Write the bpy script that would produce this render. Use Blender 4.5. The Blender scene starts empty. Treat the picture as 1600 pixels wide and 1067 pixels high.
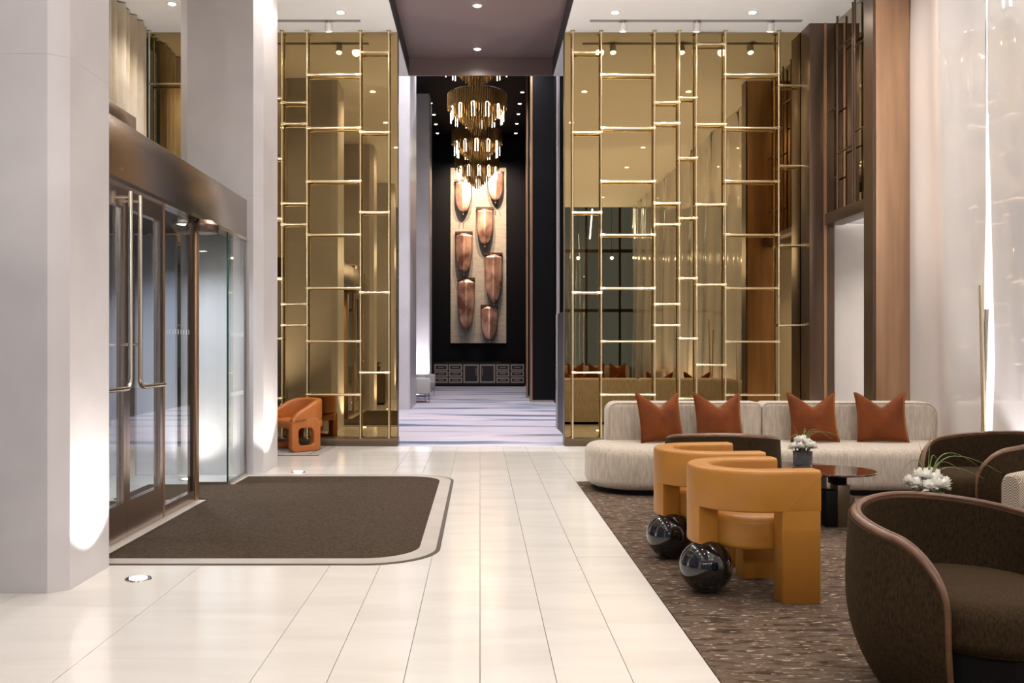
import bpy, bmesh, math, random
from mathutils import Vector, Matrix
random.seed(7)
S = bpy.context.scene
C = S.collection
PI = math.pi
F, H = 1450.0, 1.33          # focal length in pixels of the 1600 px frame, eye height in metres

# ------------------------------------------------------------------ camera, world, exposure
cd = bpy.data.cameras.new('camera'); cam = bpy.data.objects.new('camera', cd); C.objects.link(cam)
cam.location = (0, 0, H); cam.rotation_euler = (PI/2, 0, 0)
cd.sensor_width = 36; cd.lens = 36*F/1600
cd.shift_x = 50/1600; cd.shift_y = 9.5/1600
cd.clip_end = 300
S.camera = cam
w = bpy.data.worlds.new('dusk'); S.world = w; w.use_nodes = True
w.node_tree.nodes['Background'].inputs[0].default_value = (.30, .36, .50, 1)
w.node_tree.nodes['Background'].inputs[1].default_value = 0.32
S.view_settings.view_transform = 'Standard'; S.view_settings.look = 'None'
S.view_settings.exposure = 0.72; S.view_settings.gamma = 1.0
S.view_settings.use_curve_mapping = False
S.cycles.max_bounces = 10; S.cycles.glossy_bounces = 6; S.cycles.diffuse_bounces = 5
S.cycles.transparent_max_bounces = 16; S.cycles.sample_clamp_indirect = 6
S.cycles.caustics_reflective = False; S.cycles.caustics_refractive = False

DOWN = 98        # ceiling downlight power
WARM = (1.0, .92, .84)
COOL = (.98, .94, 1.0)

# ------------------------------------------------------------------ helpers
def P(x, y, Y):
    return ((x-750)/F*Y, Y, H-(y-543)/F*Y)
def PX(x, Y): return (x-750)/F*Y
def PZ(y, Y): return H-(y-543)/F*Y

def link(name, me, mat, parent=None, world=False, loc=None, smooth=False):
    o = bpy.data.objects.new(name, me); C.objects.link(o)
    if mat is not None and not me.materials: me.materials.append(mat)
    if smooth:
        me.polygons.foreach_set('use_smooth', [True]*len(me.polygons))
        try: me.set_sharp_from_angle(angle=math.radians(38))
        except Exception: pass
    if parent:
        o.parent = parent
        if world:
            p, off = parent, Vector((0, 0, 0))
            while p: off += p.location; p = p.parent
            o.location = -off
    if loc: o.location = loc
    return o

def mesh(name, vf, mat, parent=None, world=False, smooth=False, loc=None):
    v, f = vf
    me = bpy.data.meshes.new(name); me.from_pydata([tuple(a) for a in v], [], f)
    bm = bmesh.new(); bm.from_mesh(me); bmesh.ops.recalc_face_normals(bm, faces=bm.faces); bm.to_mesh(me); bm.free()
    me.update()
    return link(name, me, mat, parent, world, loc, smooth)

def boxvf(x0, x1, y0, y1, z0, z1):
    return ([(x0,y0,z0),(x1,y0,z0),(x1,y1,z0),(x0,y1,z0),(x0,y0,z1),(x1,y0,z1),(x1,y1,z1),(x0,y1,z1)],
            [(0,3,2,1),(4,5,6,7),(0,1,5,4),(1,2,6,5),(2,3,7,6),(3,0,4,7)])

def box(name, b, mat, parent=None, world=False, bev=0, seg=2):
    v, f = boxvf(*b)
    me = bpy.data.meshes.new(name); me.from_pydata(v, [], f)
    if bev:
        bm = bmesh.new(); bm.from_mesh(me)
        bmesh.ops.bevel(bm, geom=list(bm.edges), offset=bev, segments=seg, affect='EDGES', profile=.5)
        bm.to_mesh(me); bm.free()
    return link(name, me, mat, parent, world, smooth=bool(bev))

def join(*vfs):
    V, Fs = [], []
    for v, f in vfs:
        n = len(V); V += list(v); Fs += [tuple(i+n for i in q) for q in f]
    return V, Fs

def tubevf(path, r, n=8, closed=False, caps=True):
    pts = [Vector(p) for p in path]; N = len(pts)
    V, Fs = [], []
    prev = None
    for i, p in enumerate(pts):
        if closed: t = pts[(i+1) % N]-pts[i-1]
        else: t = pts[min(i+1, N-1)]-pts[max(i-1, 0)]
        t.normalize()
        if prev is None:
            a = Vector((0,0,1)) if abs(t.z) < .9 else Vector((1,0,0))
            u = t.cross(a).normalized()
        else:
            u = (prev - t*prev.dot(t)).normalized()
        prev = u; w_ = t.cross(u)
        rr = r[i] if isinstance(r, (list, tuple)) else r
        for k in range(n):
            a = 2*PI*k/n
            V.append(p + (u*math.cos(a)+w_*math.sin(a))*rr)
    for i in range(N if closed else N-1):
        j = (i+1) % N
        for k in range(n):
            l = (k+1) % n
            Fs.append((i*n+k, i*n+l, j*n+l, j*n+k))
    if caps and not closed:
        Fs.append(tuple(range(n-1, -1, -1))); Fs.append(tuple((N-1)*n+k for k in range(n)))
    return V, Fs

def lathevf(prof, n=24, cx=0, cy=0):
    V, Fs = [], []
    for r, z in prof:
        for k in range(n):
            a = 2*PI*k/n; V.append((cx+r*math.cos(a), cy+r*math.sin(a), z))
    for i in range(len(prof)-1):
        for k in range(n):
            l = (k+1) % n; Fs.append((i*n+k, i*n+l, (i+1)*n+l, (i+1)*n+k))
    Fs.append(tuple(range(n-1, -1, -1))); Fs.append(tuple((len(prof)-1)*n+k for k in range(n)))
    return V, Fs

def rrect(x0, x1, y0, y1, rs, n=8):
    """rounded rectangle outline, CCW; rs = radii (x0y0, x1y0, x1y1, x0y1)"""
    out = []
    for (cx, cy, a0, r) in ((x0+rs[0], y0+rs[0], PI, rs[0]), (x1-rs[1], y0+rs[1], 1.5*PI, rs[1]),
                            (x1-rs[2], y1-rs[2], 0, rs[2]), (x0+rs[3], y1-rs[3], .5*PI, rs[3])):
        if r <= 1e-6: out.append((cx, cy)); continue
        for k in range(n+1):
            a = a0+.5*PI*k/n; out.append((cx+r*math.cos(a), cy+r*math.sin(a)))
    return out

def puffvf(outline, prof, axes='xyz'):
    """stack of inset copies of a 2-D outline; prof = [(inset, height)]"""
    N = len(outline); nor = []
    for i in range(N):
        a = Vector(outline[i-1]); b = Vector(outline[(i+1) % N]); t = (b-a)
        if t.length < 1e-9: t = Vector((1, 0))
        t.normalize(); nor.append(Vector((-t.y, t.x)))
    V, Fs = [], []
    for ins, h in prof:
        for i in range(N):
            p = Vector(outline[i])+nor[i]*ins
            q = (p.x, p.y, h)
            if axes == 'xzy': q = (p.x, h, p.y)
            if axes == 'yzx': q = (h, p.x, p.y)
            V.append(q)
    for j in range(len(prof)-1):
        for i in range(N):
            k = (i+1) % N; Fs.append((j*N+i, j*N+k, (j+1)*N+k, (j+1)*N+i))
    Fs.append(tuple(range(N-1, -1, -1))); Fs.append(tuple((len(prof)-1)*N+i for i in range(N)))
    return V, Fs

def rprof(z0, z1, r0, r1, n=6):
    """side profile with rounded bottom (r0) and top (r1)"""
    out = []
    for k in range(n+1):
        a = .5*PI*k/n; out.append((r0*(1-math.sin(a)), z0+r0*(1-math.cos(a))))
    for k in range(n+1):
        a = .5*PI*k/n; out.append((r1*(1-math.cos(a)), z1-r1*(1-math.sin(a))))
    return out

def sweepvf(path, sec):
    """path: plan points (x, y); sec: list of (offset across, z), or a function of i giving it"""
    pts = [Vector(p) for p in path]; N = len(pts); V, Fs = [], []
    for i, p in enumerate(pts):
        t = (pts[min(i+1, N-1)]-pts[max(i-1, 0)]).normalized(); nn = Vector((-t.y, t.x))
        s = sec(i) if callable(sec) else sec
        for o, z in s: q = p+nn*o; V.append((q.x, q.y, z))
    m = len(s)
    for i in range(N-1):
        for k in range(m):
            l = (k+1) % m; Fs.append((i*m+k, i*m+l, (i+1)*m+l, (i+1)*m+k))
    Fs.append(tuple(range(m))); Fs.append(tuple((N-1)*m+k for k in range(m-1, -1, -1)))
    return V, Fs

def tag(o, label, cat, group=None, kind=None):
    if label: o['label'] = label
    if cat: o['category'] = cat
    if group: o['group'] = group
    if kind: o['kind'] = kind
    return o
def thing(name, label, cat, loc=(0,0,0), rz=0, group=None, kind=None):
    o = bpy.data.objects.new(name, None); C.objects.link(o); o.empty_display_size = .1
    o.location = loc; o.rotation_euler = (0, 0, rz)
    return tag(o, label, cat, group, kind)
def struct(o): o['kind'] = 'structure'; return o
def dup(root, loc, rz=None, label=None):
    def cp(o, par):
        c = o.copy(); C.objects.link(c); c.parent = par
        for ch in [x for x in o.children]: cp(ch, c)
        return c
    r = cp(root, None); r.location = loc
    if rz is not None: r.rotation_euler = (0, 0, rz)
    if label: r['label'] = label
    return r

# ------------------------------------------------------------------ materials
def mat(name, col, rough=.5, metal=0, col2=None, scale=(1,1,1), nscale=5, lo=.35, hi=.65, detail=4, bump=0, bscale=None,
        coord='Object', emit=None, estr=0, coat=0, sheen=0, rnd=0, spec=None, dist=0, sheentint=None):
    m = bpy.data.materials.new(name); m.use_nodes = True
    nt = m.node_tree; b = nt.nodes['Principled BSDF']
    b.inputs['Base Color'].default_value = (*col, 1); b.inputs['Roughness'].default_value = rough
    b.inputs['Metallic'].default_value = metal
    if coat: b.inputs['Coat Weight'].default_value = coat; b.inputs['Coat Roughness'].default_value = .02; b.inputs['Coat IOR'].default_value = 1.8 if coat >= 1 else 1.5
    if sheen:
        b.inputs['Sheen Weight'].default_value = sheen; b.inputs['Sheen Roughness'].default_value = .4
        if sheentint: b.inputs['Sheen Tint'].default_value = (*sheentint, 1)
    if spec is not None: b.inputs['Specular IOR Level'].default_value = spec
    if emit: b.inputs['Emission Color'].default_value = (*emit, 1); b.inputs['Emission Strength'].default_value = estr
    if col2 or bump:
        if coord == 'World':
            g = nt.nodes.new('ShaderNodeNewGeometry'); src = g.outputs['Position']
        else:
            g = nt.nodes.new('ShaderNodeTexCoord'); src = g.outputs['Object']
        mp = nt.nodes.new('ShaderNodeMapping'); mp.inputs['Scale'].default_value = scale
        nt.links.new(src, mp.inputs['Vector'])
        if rnd:
            oi = nt.nodes.new('ShaderNodeObjectInfo'); mu = nt.nodes.new('ShaderNodeMath'); mu.operation = 'MULTIPLY'
            mu.inputs[1].default_value = 40; nt.links.new(oi.outputs['Random'], mu.inputs[0])
            nt.links.new(mu.outputs[0], mp.inputs['Location'])
    if col2:
        n = nt.nodes.new('ShaderNodeTexNoise'); n.inputs['Scale'].default_value = nscale; n.inputs['Detail'].default_value = detail
        n.inputs['Distortion'].default_value = dist
        nt.links.new(mp.outputs[0], n.inputs['Vector'])
        r = nt.nodes.new('ShaderNodeValToRGB'); r.color_ramp.elements[0].position = lo; r.color_ramp.elements[1].position = hi
        r.color_ramp.elements[0].color = (*col, 1); r.color_ramp.elements[1].color = (*col2, 1)
        nt.links.new(n.outputs['Fac'], r.inputs[0]); nt.links.new(r.outputs[0], b.inputs['Base Color'])
    if bump:
        n2 = nt.nodes.new('ShaderNodeTexNoise'); n2.inputs['Scale'].default_value = bscale or nscale*4; n2.inputs['Detail'].default_value = 3
        nt.links.new(mp.outputs[0], n2.inputs['Vector'])
        bp = nt.nodes.new('ShaderNodeBump'); bp.inputs['Strength'].default_value = bump; bp.inputs['Distance'].default_value = .01
        nt.links.new(n2.outputs['Fac'], bp.inputs['Height']); nt.links.new(bp.outputs[0], b.inputs['Normal'])
    return m

def glassmat(name, tint, gloss=(1,1,1), ior=1.5):
    m = bpy.data.materials.new(name); m.use_nodes = True; nt = m.node_tree; nt.nodes.clear()
    o = nt.nodes.new('ShaderNodeOutputMaterial'); t = nt.nodes.new('ShaderNodeBsdfTransparent'); g = nt.nodes.new('ShaderNodeBsdfGlossy')
    mx = nt.nodes.new('ShaderNodeMixShader'); fr = nt.nodes.new('ShaderNodeFresnel'); 
    gb = nt.nodes.new('ShaderNodeNewGeometry'); mr = nt.nodes.new('ShaderNodeMapRange')      # same reflectance on both faces of a pane
    mr.inputs['To Min'].default_value = ior; mr.inputs['To Max'].default_value = 1/ior
    nt.links.new(gb.outputs['Backfacing'], mr.inputs['Value']); nt.links.new(mr.outputs[0], fr.inputs[0])
    t.inputs[0].default_value = (*tint, 1); g.inputs[0].default_value = (*gloss, 1); g.inputs['Roughness'].default_value = 0
    nt.links.new(fr.outputs[0], mx.inputs[0]); nt.links.new(t.outputs[0], mx.inputs[1]); nt.links.new(g.outputs[0], mx.inputs[2])
    nt.links.new(mx.outputs[0], o.inputs[0]); return m

M = {}
M['marble'] = mat('marble_floor', (.74,.715,.675), .14, col2=(.66,.635,.595), scale=(.55,2.6,1), nscale=1.5, lo=.42, hi=.75, detail=6, coord='World', rnd=1, dist=.6)
M['grout'] = mat('floor_joint', (.16,.14,.12), .8)
M['stone'] = mat('column_stone', (.595,.572,.585), .32, col2=(.53,.507,.522), nscale=1.6, detail=7, coord='World', dist=.4)
M['stone_light'] = mat('column_edge_stone', (.66,.63,.60), .3, col2=(.60,.57,.55), nscale=1.6, detail=6, coord='World')
M['ceil'] = mat('ceiling_paint', (.88,.86,.84), .7)
M['purple'] = mat('dark_ceiling_panel', (.22,.155,.145), .4)
M['lip'] = mat('ceiling_lip', (.03,.027,.028), .5)
M['mirror'] = mat('bronze_mirror', (.44,.325,.158), .004, 1)
M['darkmirror'] = mat('dark_bronze_glass', (.46,.40,.30), .01, 1)
M['brass'] = mat('brass', (.93,.79,.53), .24, 1)
M['bronze'] = mat('bronze_metal', (.58,.48,.42), .22, 1, bump=.04, bscale=40, scale=(1,1,.05))
M['bronze_dark'] = mat('dark_bronze', (.15,.105,.078), .3, .9)
M['copperpil'] = mat('brushed_copper_bronze', (.54,.33,.20), .36, .85, col2=(.44,.265,.16), scale=(6,6,.4), nscale=2, coord='World')
M['nickel'] = mat('brushed_nickel', (.62,.56,.48), .2, 1)
M['gloss'] = mat('glossy_pale_panel', (.67,.635,.622), .05, col2=(.61,.577,.567), nscale=.9, detail=5, coord='World', coat=1)
M['cream_wall'] = mat('corridor_plaster', (.72,.68,.66), .6, col2=(.66,.62,.60), nscale=1.5, coord='World')
M['glass'] = glassmat('clear_glass', (.93,.96,.95))
M['glass_edge'] = mat('green_glass_edge', (.01,.09,.07), .1)
M['frost'] = mat('frosted_marks', (.75,.77,.77), .6)
M['mat_fiber'] = mat('entrance_mat_fibre', (.036,.025,.017), .95, col2=(.088,.063,.044), nscale=60, lo=.3, hi=.75, coord='World', bump=.4, bscale=220, spec=.08)
M['mat_stone'] = mat('mat_border_stone', (.47,.43,.385), .35, col2=(.42,.38,.34), nscale=4, coord='World')
M['mat_edge'] = mat('mat_edge_strip', (.06,.042,.032), .6)
M['mustard'] = mat('mustard_leather', (.41,.178,.027), .42, col2=(.355,.148,.021), nscale=3, bump=.05, bscale=140, rnd=1, spec=.35)
M['orange'] = mat('orange_leather', (.46,.145,.028), .42, col2=(.39,.118,.022), nscale=4, bump=.04, bscale=150)
M['black_gloss'] = mat('black_lacquer', (.006,.006,.007), .06, coat=.6)
M['boucle'] = mat('cream_boucle', (.50,.435,.36), .92, col2=(.36,.305,.245), scale=(3.5,3.5,.6), nscale=14, lo=.35, hi=.72, detail=5, bump=.35, bscale=70, sheen=.25)
M['velvet'] = mat('rust_velvet', (.165,.040,.007), .8, col2=(.085,.019,.004), nscale=5, lo=.3, hi=.75, sheen=.5, sheentint=(1,.4,.1), rnd=1, spec=.2)
M['brown'] = mat('brown_woven_fabric', (.048,.0285,.0125), .9, col2=(.013,.008,.004), scale=(1,1,.3), nscale=150, lo=.25, hi=.78, bump=.3, bscale=160, sheen=.04, sheentint=(.8,.5,.2), spec=.1)
M['walnut'] = mat('walnut_trim', (.17,.083,.044), .3, col2=(.10,.048,.026), scale=(1,1,1), nscale=14)
M['black'] = mat('black_paint', (.006,.0055,.006), .4, spec=.15)
M['navy'] = mat('dark_wall', (.004,.0036,.005), .6, spec=.1)
M['tabletop'] = mat('smoked_bronze_glass_top', (.11,.05,.03), .03, .6, coat=1)
M['tablewood'] = mat('dark_bronze_table', (.13,.09,.07), .35, .2)
M['olive_bronze'] = mat('olive_bronze_block', (.14,.10,.06), .35, .7)
M['pot'] = mat('smoky_glass_pot', (.05,.05,.06), .15, col2=(.11,.11,.12), scale=(1,1,12), nscale=6)
M['petal'] = mat('white_petal', (.93,.92,.87), .6)
M['leaf'] = mat('green_blade', (.10,.15,.035), .5, col2=(.17,.20,.06), nscale=12)
M['linen'] = mat('artwork_linen', (.42,.36,.30), .8, col2=(.33,.28,.23), scale=(.6,1,7), nscale=6, bump=.2)
M['copper'] = mat('copper_sheet', (.86,.50,.36), .32, .85, col2=(.22,.095,.07), scale=(1.6,1,1.2), nscale=1.4, lo=.38, hi=.66, detail=3, coord='World')
M['copper_bar'] = mat('dark_copper_bar', (.12,.07,.055), .4, .8)
M['credenza'] = mat('credenza_black', (.014,.011,.011), .4)
M['champagne'] = mat('champagne_frame', (.36,.30,.25), .4, .3)
M['grey_fabric'] = mat('pale_grey_upholstery', (.42,.40,.38), .9)
M['hound'] = None
M['curtain'] = mat('sheer_curtain', (.78,.70,.58), .85, col2=(.58,.46,.30), scale=(1,1,.5), nscale=2.2, coord='World')
M['gold_tube'] = mat('chandelier_gold', (.36,.22,.08), .3, 1)
M['lavender'] = mat('vestibule_plaster', (.42,.42,.48), .5, col2=(.36,.36,.43), nscale=1.2, coord='World')
M['plinth'] = mat('plinth_bronze', (.12,.085,.055), .35, .7)
M['bulb'] = mat('lamp_glow', (1,.9,.75), .5, emit=(1,.84,.62), estr=8)
M['downlens'] = mat('downlight_lens', (1,.95,.9), .5, emit=(1,.93,.82), estr=12)
M['led'] = mat('led_strip', (1,1,1), .5, emit=(1,.96,.92), estr=3.5)
M['cool_led'] = mat('cool_led_tube', (.9,.95,1), .5, emit=(.75,.88,1), estr=12)
M['white_paint'] = mat('white_fixture', (.75,.73,.70), .5)
M['grey'] = mat('slot_grey', (.30,.28,.27), .6)
M['outground'] = mat('outside_paving', (.30,.29,.29), .8, col2=(.22,.22,.23), nscale=2, coord='World')
M['rug_grey'] = mat('pale_grey_rug', (.34,.31,.28), .95, col2=(.28,.255,.23), nscale=20, bump=.2)
M['rug_line'] = mat('rug_border_line', (.13,.10,.085), .95)
M['outfacade'] = mat('far_facade', (.34,.35,.42), .8, col2=(.20,.21,.27), nscale=.7, coord='World')

def carpet_brown():
    m = mat('brown_flecked_carpet', (.1,.07,.05), .95, spec=.1); nt = m.node_tree; b = nt.nodes['Principled BSDF']
    g = nt.nodes.new('ShaderNodeNewGeometry')
    def noise(sc, ns, det=3):
        mp = nt.nodes.new('ShaderNodeMapping'); mp.inputs['Scale'].default_value = sc; nt.links.new(g.outputs['Position'], mp.inputs[0])
        n = nt.nodes.new('ShaderNodeTexNoise'); n.inputs['Scale'].default_value = ns; n.inputs['Detail'].default_value = det
        nt.links.new(mp.outputs[0], n.inputs[0]); return n.outputs['Fac']
    def ramp(src, stops):
        r = nt.nodes.new('ShaderNodeValToRGB'); e = r.color_ramp.elements
        e[0].position, e[0].color = stops[0][0], (*stops[0][1], 1); e[1].position, e[1].color = stops[-1][0], (*stops[-1][1], 1)
        for p, c in stops[1:-1]: q = e.new(p); q.color = (*c, 1)
        nt.links.new(src, r.inputs[0]); return r.outputs[0]
    base = ramp(noise((6.5, 24, 1), 1, 6), [(.32, (.026,.016,.010)), (.44, (.078,.052,.033)), (.54, (.145,.102,.070)), (.62, (.088,.063,.052)), (.74, (.19,.138,.098))])
    def mix(fac, a, bcol):
        x = nt.nodes.new('ShaderNodeMix'); x.data_type = 'RGBA'; nt.links.new(fac, x.inputs['Factor']); nt.links.new(a, x.inputs[6])
        x.inputs[7].default_value = (*bcol, 1); return x.outputs[2]
    big = ramp(noise((1.2, 1.8, 1), 1, 2), [(.35, (0,0,0)), (.7, (.55,.55,.55))])
    base = mix(big, base, (.075,.052,.038))
    f1 = ramp(noise((15, 58, 1), 1, 2), [(.625, (0,0,0)), (.66, (1,1,1))])
    base = mix(f1, base, (.42,.34,.27))
    f2 = ramp(noise((12, 60, 3), 1.4, 2), [(.65, (0,0,0)), (.69, (.7,.7,.7))])
    base = mix(f2, base, (.26,.20,.17))
    nt.links.new(base, b.inputs['Base Color']); return m
M['carpet'] = carpet_brown()

def carpet_gallery():
    m = mat('lavender_streaked_carpet', (.5,.5,.6), .95, spec=.1); nt = m.node_tree; b = nt.nodes['Principled BSDF']
    g = nt.nodes.new('ShaderNodeNewGeometry'); mp = nt.nodes.new('ShaderNodeMapping'); mp.inputs['Scale'].default_value = (.30, 1.5, 1)
    nt.links.new(g.outputs['Position'], mp.inputs[0])
    n = nt.nodes.new('ShaderNodeTexNoise'); n.inputs['Scale'].default_value = 1.0; n.inputs['Detail'].default_value = 7; n.inputs['Distortion'].default_value = .5
    nt.links.new(mp.outputs[0], n.inputs[0])
    r = nt.nodes.new('ShaderNodeValToRGB'); e = r.color_ramp.elements
    e[0].position, e[0].color = .30, (.06,.085,.14,1); e[1].position, e[1].color = .72, (.52,.45,.48,1)
    for p, c in ((.41,(.13,.165,.22,1)), (.46,(.33,.32,.38,1)), (.52,(.47,.415,.445,1)), (.61,(.38,.36,.41,1))): q = e.new(p); q.color = c
    nt.links.new(n.outputs['Fac'], r.inputs[0]); nt.links.new(r.outputs[0], b.inputs['Base Color']); return m
M['gcarpet'] = carpet_gallery()

def hound():
    m = mat('houndstooth_fabric', (.5,.45,.38), .9); nt = m.node_tree; b = nt.nodes['Principled BSDF']
    t = nt.nodes.new('ShaderNodeTexCoord'); ck = nt.nodes.new('ShaderNodeTexChecker'); ck.inputs['Scale'].default_value = 130
    ck.inputs[1].default_value = (.55,.48,.40,1); ck.inputs[2].default_value = (.13,.09,.06,1)
    nt.links.new(t.outputs['Object'], ck.inputs[0]); nt.links.new(ck.outputs[0], b.inputs['Base Color']); return m
M['hound'] = hound()

ZC = 5.63          # lobby ceiling
YM = 12.66         # mirror plane
ZG = 8.66          # gallery ceiling

# ------------------------------------------------------------------ floor
fl = struct(box('floor', (-4.9, 6.6, -9, 12.5, -.2, -.006), M['grout']))
tiles = {}
def tile(x0, x1, y0, y1):
    g, h = .0016, .0004
    key = (round(x1-x0, 3), round(y1-y0, 3))
    if key not in tiles:
        me = bpy.data.meshes.new('tile'); v, f = boxvf(g, key[0]-g, h, key[1]-h, -.006, 0); me.from_pydata(v, [], f); me.materials.append(M['marble']); tiles[key] = me
    link('tile', tiles[key], None, fl, loc=(x0, y0, 0))
xs = [-.915, -.61, -.305, 0, .305, .61, .955]
for i in range(6):
    y = 1.3 + (i*.37 % .9)
    if y > 1.3: tile(xs[i], xs[i+1], 1.3, y)
    while y < 12.49:
        y2 = min(y+.915, 12.5); tile(xs[i], xs[i+1], y, y2); y = y2
for x0, x1 in ((-1.70, -.915), (-2.49, -1.70), (-3.28, -2.49)):
    y = 1.57
    while y < 12.49:
        y2 = min(y+.80, 12.5); tile(x0, x1, y, y2); y = y2
for k in range(5):
    x0 = .955+k*.80; x1 = min(x0+.80, 4.64); y = 9.2
    while y < 12.49:
        y2 = min(y+.83, 12.5); tile(x0, x1, y, y2); y = y2
box('paving_slab', (-4.9, .955, -9, 1.298, -.006, 0), M['marble'], fl)
box('paving_slab', (.955, 6.5, -9, -2.4, -.006, 0), M['marble'], fl)
box('paving_slab', (-4.6, -3.282, 1.3, 12.5, -.006, 0), M['marble'], fl)
box('paving_slab', (4.642, 6.5, 9.2, 12.5, -.006, 0), M['marble'], fl)
tag(box('lounge_carpet', (.957, 4.60, -2.398, 9.198, -.006, .004), M['carpet']), 'brown carpet with pale flecks under the lounge seating', 'carpet')
struct(box('floor_gallery', (-4.2, 4.2, 12.5, 33, -.2, .001), M['gcarpet']))
struct(box('ground_outside', (-30, -4.9, -12, 40, -.25, -.03), M['outground']))

# ------------------------------------------------------------------ ceiling
ce = struct(box('ceiling', (-4.75, -1.13, -3, 14.7, ZC, ZC+.5), M['ceil']))
box('ceiling_field', (1.16, 6.4, -3, 14.7, ZC, ZC+.5), M['ceil'], ce)
box('dark_panel', (-1.13, 1.16, -3, 14.66, ZC+.27, ZC+.5), M['purple'], ce)
box('recess_lip', (-1.13, -1.118, -3, 14.66, ZC, ZC+.27), M['lip'], ce)
box('recess_lip', (1.148, 1.16, -3, 14.66, ZC, ZC+.27), M['lip'], ce)
box('recess_lip', (-1.13, 1.16, 14.66, 14.7, ZC, ZC+.5), M['purple'], ce)
struct(box('ceiling_gallery', (-4.2, 4.2, 14.7, 33, ZG, ZG+.2), M['navy']))
struct(box('wall_gallery_front', (-4.2, 4.2, 14.7, 14.78, ZC+.5, ZG), M['navy']))
for nm, b in (('track_slot', (PX(433,12.2)-.3, PX(563,12.2), 12.17, 12.23, ZC-.012, ZC)), ('track_slot', (PX(922,12.2), PX(1253,12.2), 12.17, 12.23, ZC-.012, ZC))):
    box(nm, b, M['grey'], ce)

# ------------------------------------------------------------------ walls
wl = struct(box('wall_back_left', (-4.6, -1.125, YM, YM+.12, .10, ZC), M['mirror']))
wr = struct(box('wall_back_right', (1.155, 4.64, YM, YM+.12, .10, ZC), M['mirror']))
struct(box('baseboard_back_left', (-4.6, -1.11, 12.5, YM+.12, 0, .10), M['plinth'], bev=.004))
struct(box('baseboard_back_right', (1.14, 4.64, 12.5, YM+.12, 0, .10), M['plinth'], bev=.004))
box('mirror_edge', (-1.125, -1.118, YM-.004, YM+.13, .10, ZC), M['bronze_dark'], wl)
box('mirror_edge', (1.148, 1.155, YM-.004, YM+.13, .10, ZC), M['bronze_dark'], wr)

# gallery beyond the opening
struct(box('wall_gallery_back', (-4.2, 4.2, 32.5, 32.7, 0, ZG), M['navy']))
struct(box('wall_gallery_left', (-4.2, -4.0, 12.78, 32.5, 0, ZG), M['cream_wall']))
struct(box('wall_gallery_right', (1.80, 2.0, 15.7, 32.5, 0, ZG), M['black']))
struct(box('trim_1', (1.30, 2.0, 15.62, 15.72, 0, ZG), M['black']))
t2 = struct(box('trim_2', (PX(832,22.7), 1.81, 22.7, 23.0, .02, ZG), M['black']))
box('metal_edge', (PX(832,22.7)-.05, PX(832,22.7), 22.7, 23.0, .02, ZG), M['copperpil'], t2)
box('kick_strip', (PX(832,22.7)-.05, 1.80, 22.68, 23.0, 0, .045), M['champagne'], t2)
t3 = struct(box('trim_3', (PX(825,24.7), 1.81, 24.7, 25.0, .02, ZG), M['black']))
box('metal_edge', (PX(822.5,24.7), PX(825,24.7), 24.69, 25.0, .02, ZG), M['copperpil'], t3)
box('kick_strip', (PX(822.5,24.7), 1.80, 24.68, 25.0, 0, .045), M['champagne'], t3)
struct(box('trim_4', (PX(870.5,15.2), PX(874.5,15.2), 15.2, 15.3, 0, ZC+.4), M['stone']))
ds = thing('dark_screen', 'low black screen panel with bronze edge inside the gallery opening', 'screen', (1.3, 14.6, 0))
box('panel', (1.27, 1.33, 13.4, 15.4, 0, 1.88), M['black'], ds, True)
box('edge_strip', (1.255, 1.27, 15.32, 15.4, 0, 1.88), M['bronze'], ds, True)

def column(name, x0, x1, y0, y1, z1, ch, joints, label, light=True):
    c = thing(name, label, 'column', ((x0+x1)/2, (y0+y1)/2, 0), kind='structure')
    zs = [0]+joints+[z1]
    for a, b in zip(zs, zs[1:]):
        o = [(x0+ch, y0), (x1-ch, y0), (x1, y0+ch*.8), (x1, y1-ch*.8), (x1-ch, y1), (x0+ch, y1), (x0, y1-ch*.8), (x0, y0+ch*.8)]
        n = len(o); g = .0005
        V = [(x, y, z) for z in (a+(g if a else 0), b-g) for x, y in o]
        Fs = [tuple(range(n-1, -1, -1)), tuple(range(n, 2*n))]+[(i, (i+1) % n, n+(i+1) % n, n+i) for i in range(n)]
        mesh('stone_panel', (V, Fs), M['stone'], c, True)
    return c
column('entrance_column', -3.25, -2.25, 5.02, 5.70, ZC, .09, [2.92], 'wide pale stone column in the left foreground beside the doors')
column('entrance_column', -3.15, -2.28, 9.70, 10.52, ZC, .09, [2.92], 'pale stone column between the entrance doors and the orange chair')
column('entrance_column', -3.25, -2.25, .35, 1.05, ZC, .09, [2.92], 'pale stone column behind the camera seen in the mirror')
column('gallery_column', -2.3, PX(640.5,19.9), 19.9, 21.9, ZG, .03, [3.4, 6.2], 'nearer pale column on the left side of the gallery')
column('gallery_column', -2.5, PX(671.5,26.8), 26.8, 28.0, ZG, .03, [3.4, 6.2], 'farther uplit pale column beside the dark gallery wall')

# ------------------------------------------------------------------ left side: window wall, vestibule, doors
w1 = struct(thing('window_1', 'bluish window wall behind the entrance', 'window', (-4.66, 6, 0)))
for k in range(16):
    y = -2.6+k*1.0
    box('mullion', (-4.70, -4.62, y-.03, y+.03, 0, ZC), M['bronze_dark'], w1, True)
    if k < 15: box('pane', (-4.665, -4.655, y+.03, y+.97, 0, ZC), M['glass'], w1, True)
for z in (.05, 2.55):
    box('transom', (-4.70, -4.62, -2.6, 12.6, z-.05, z+.05), M['bronze_dark'], w1, True)

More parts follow.
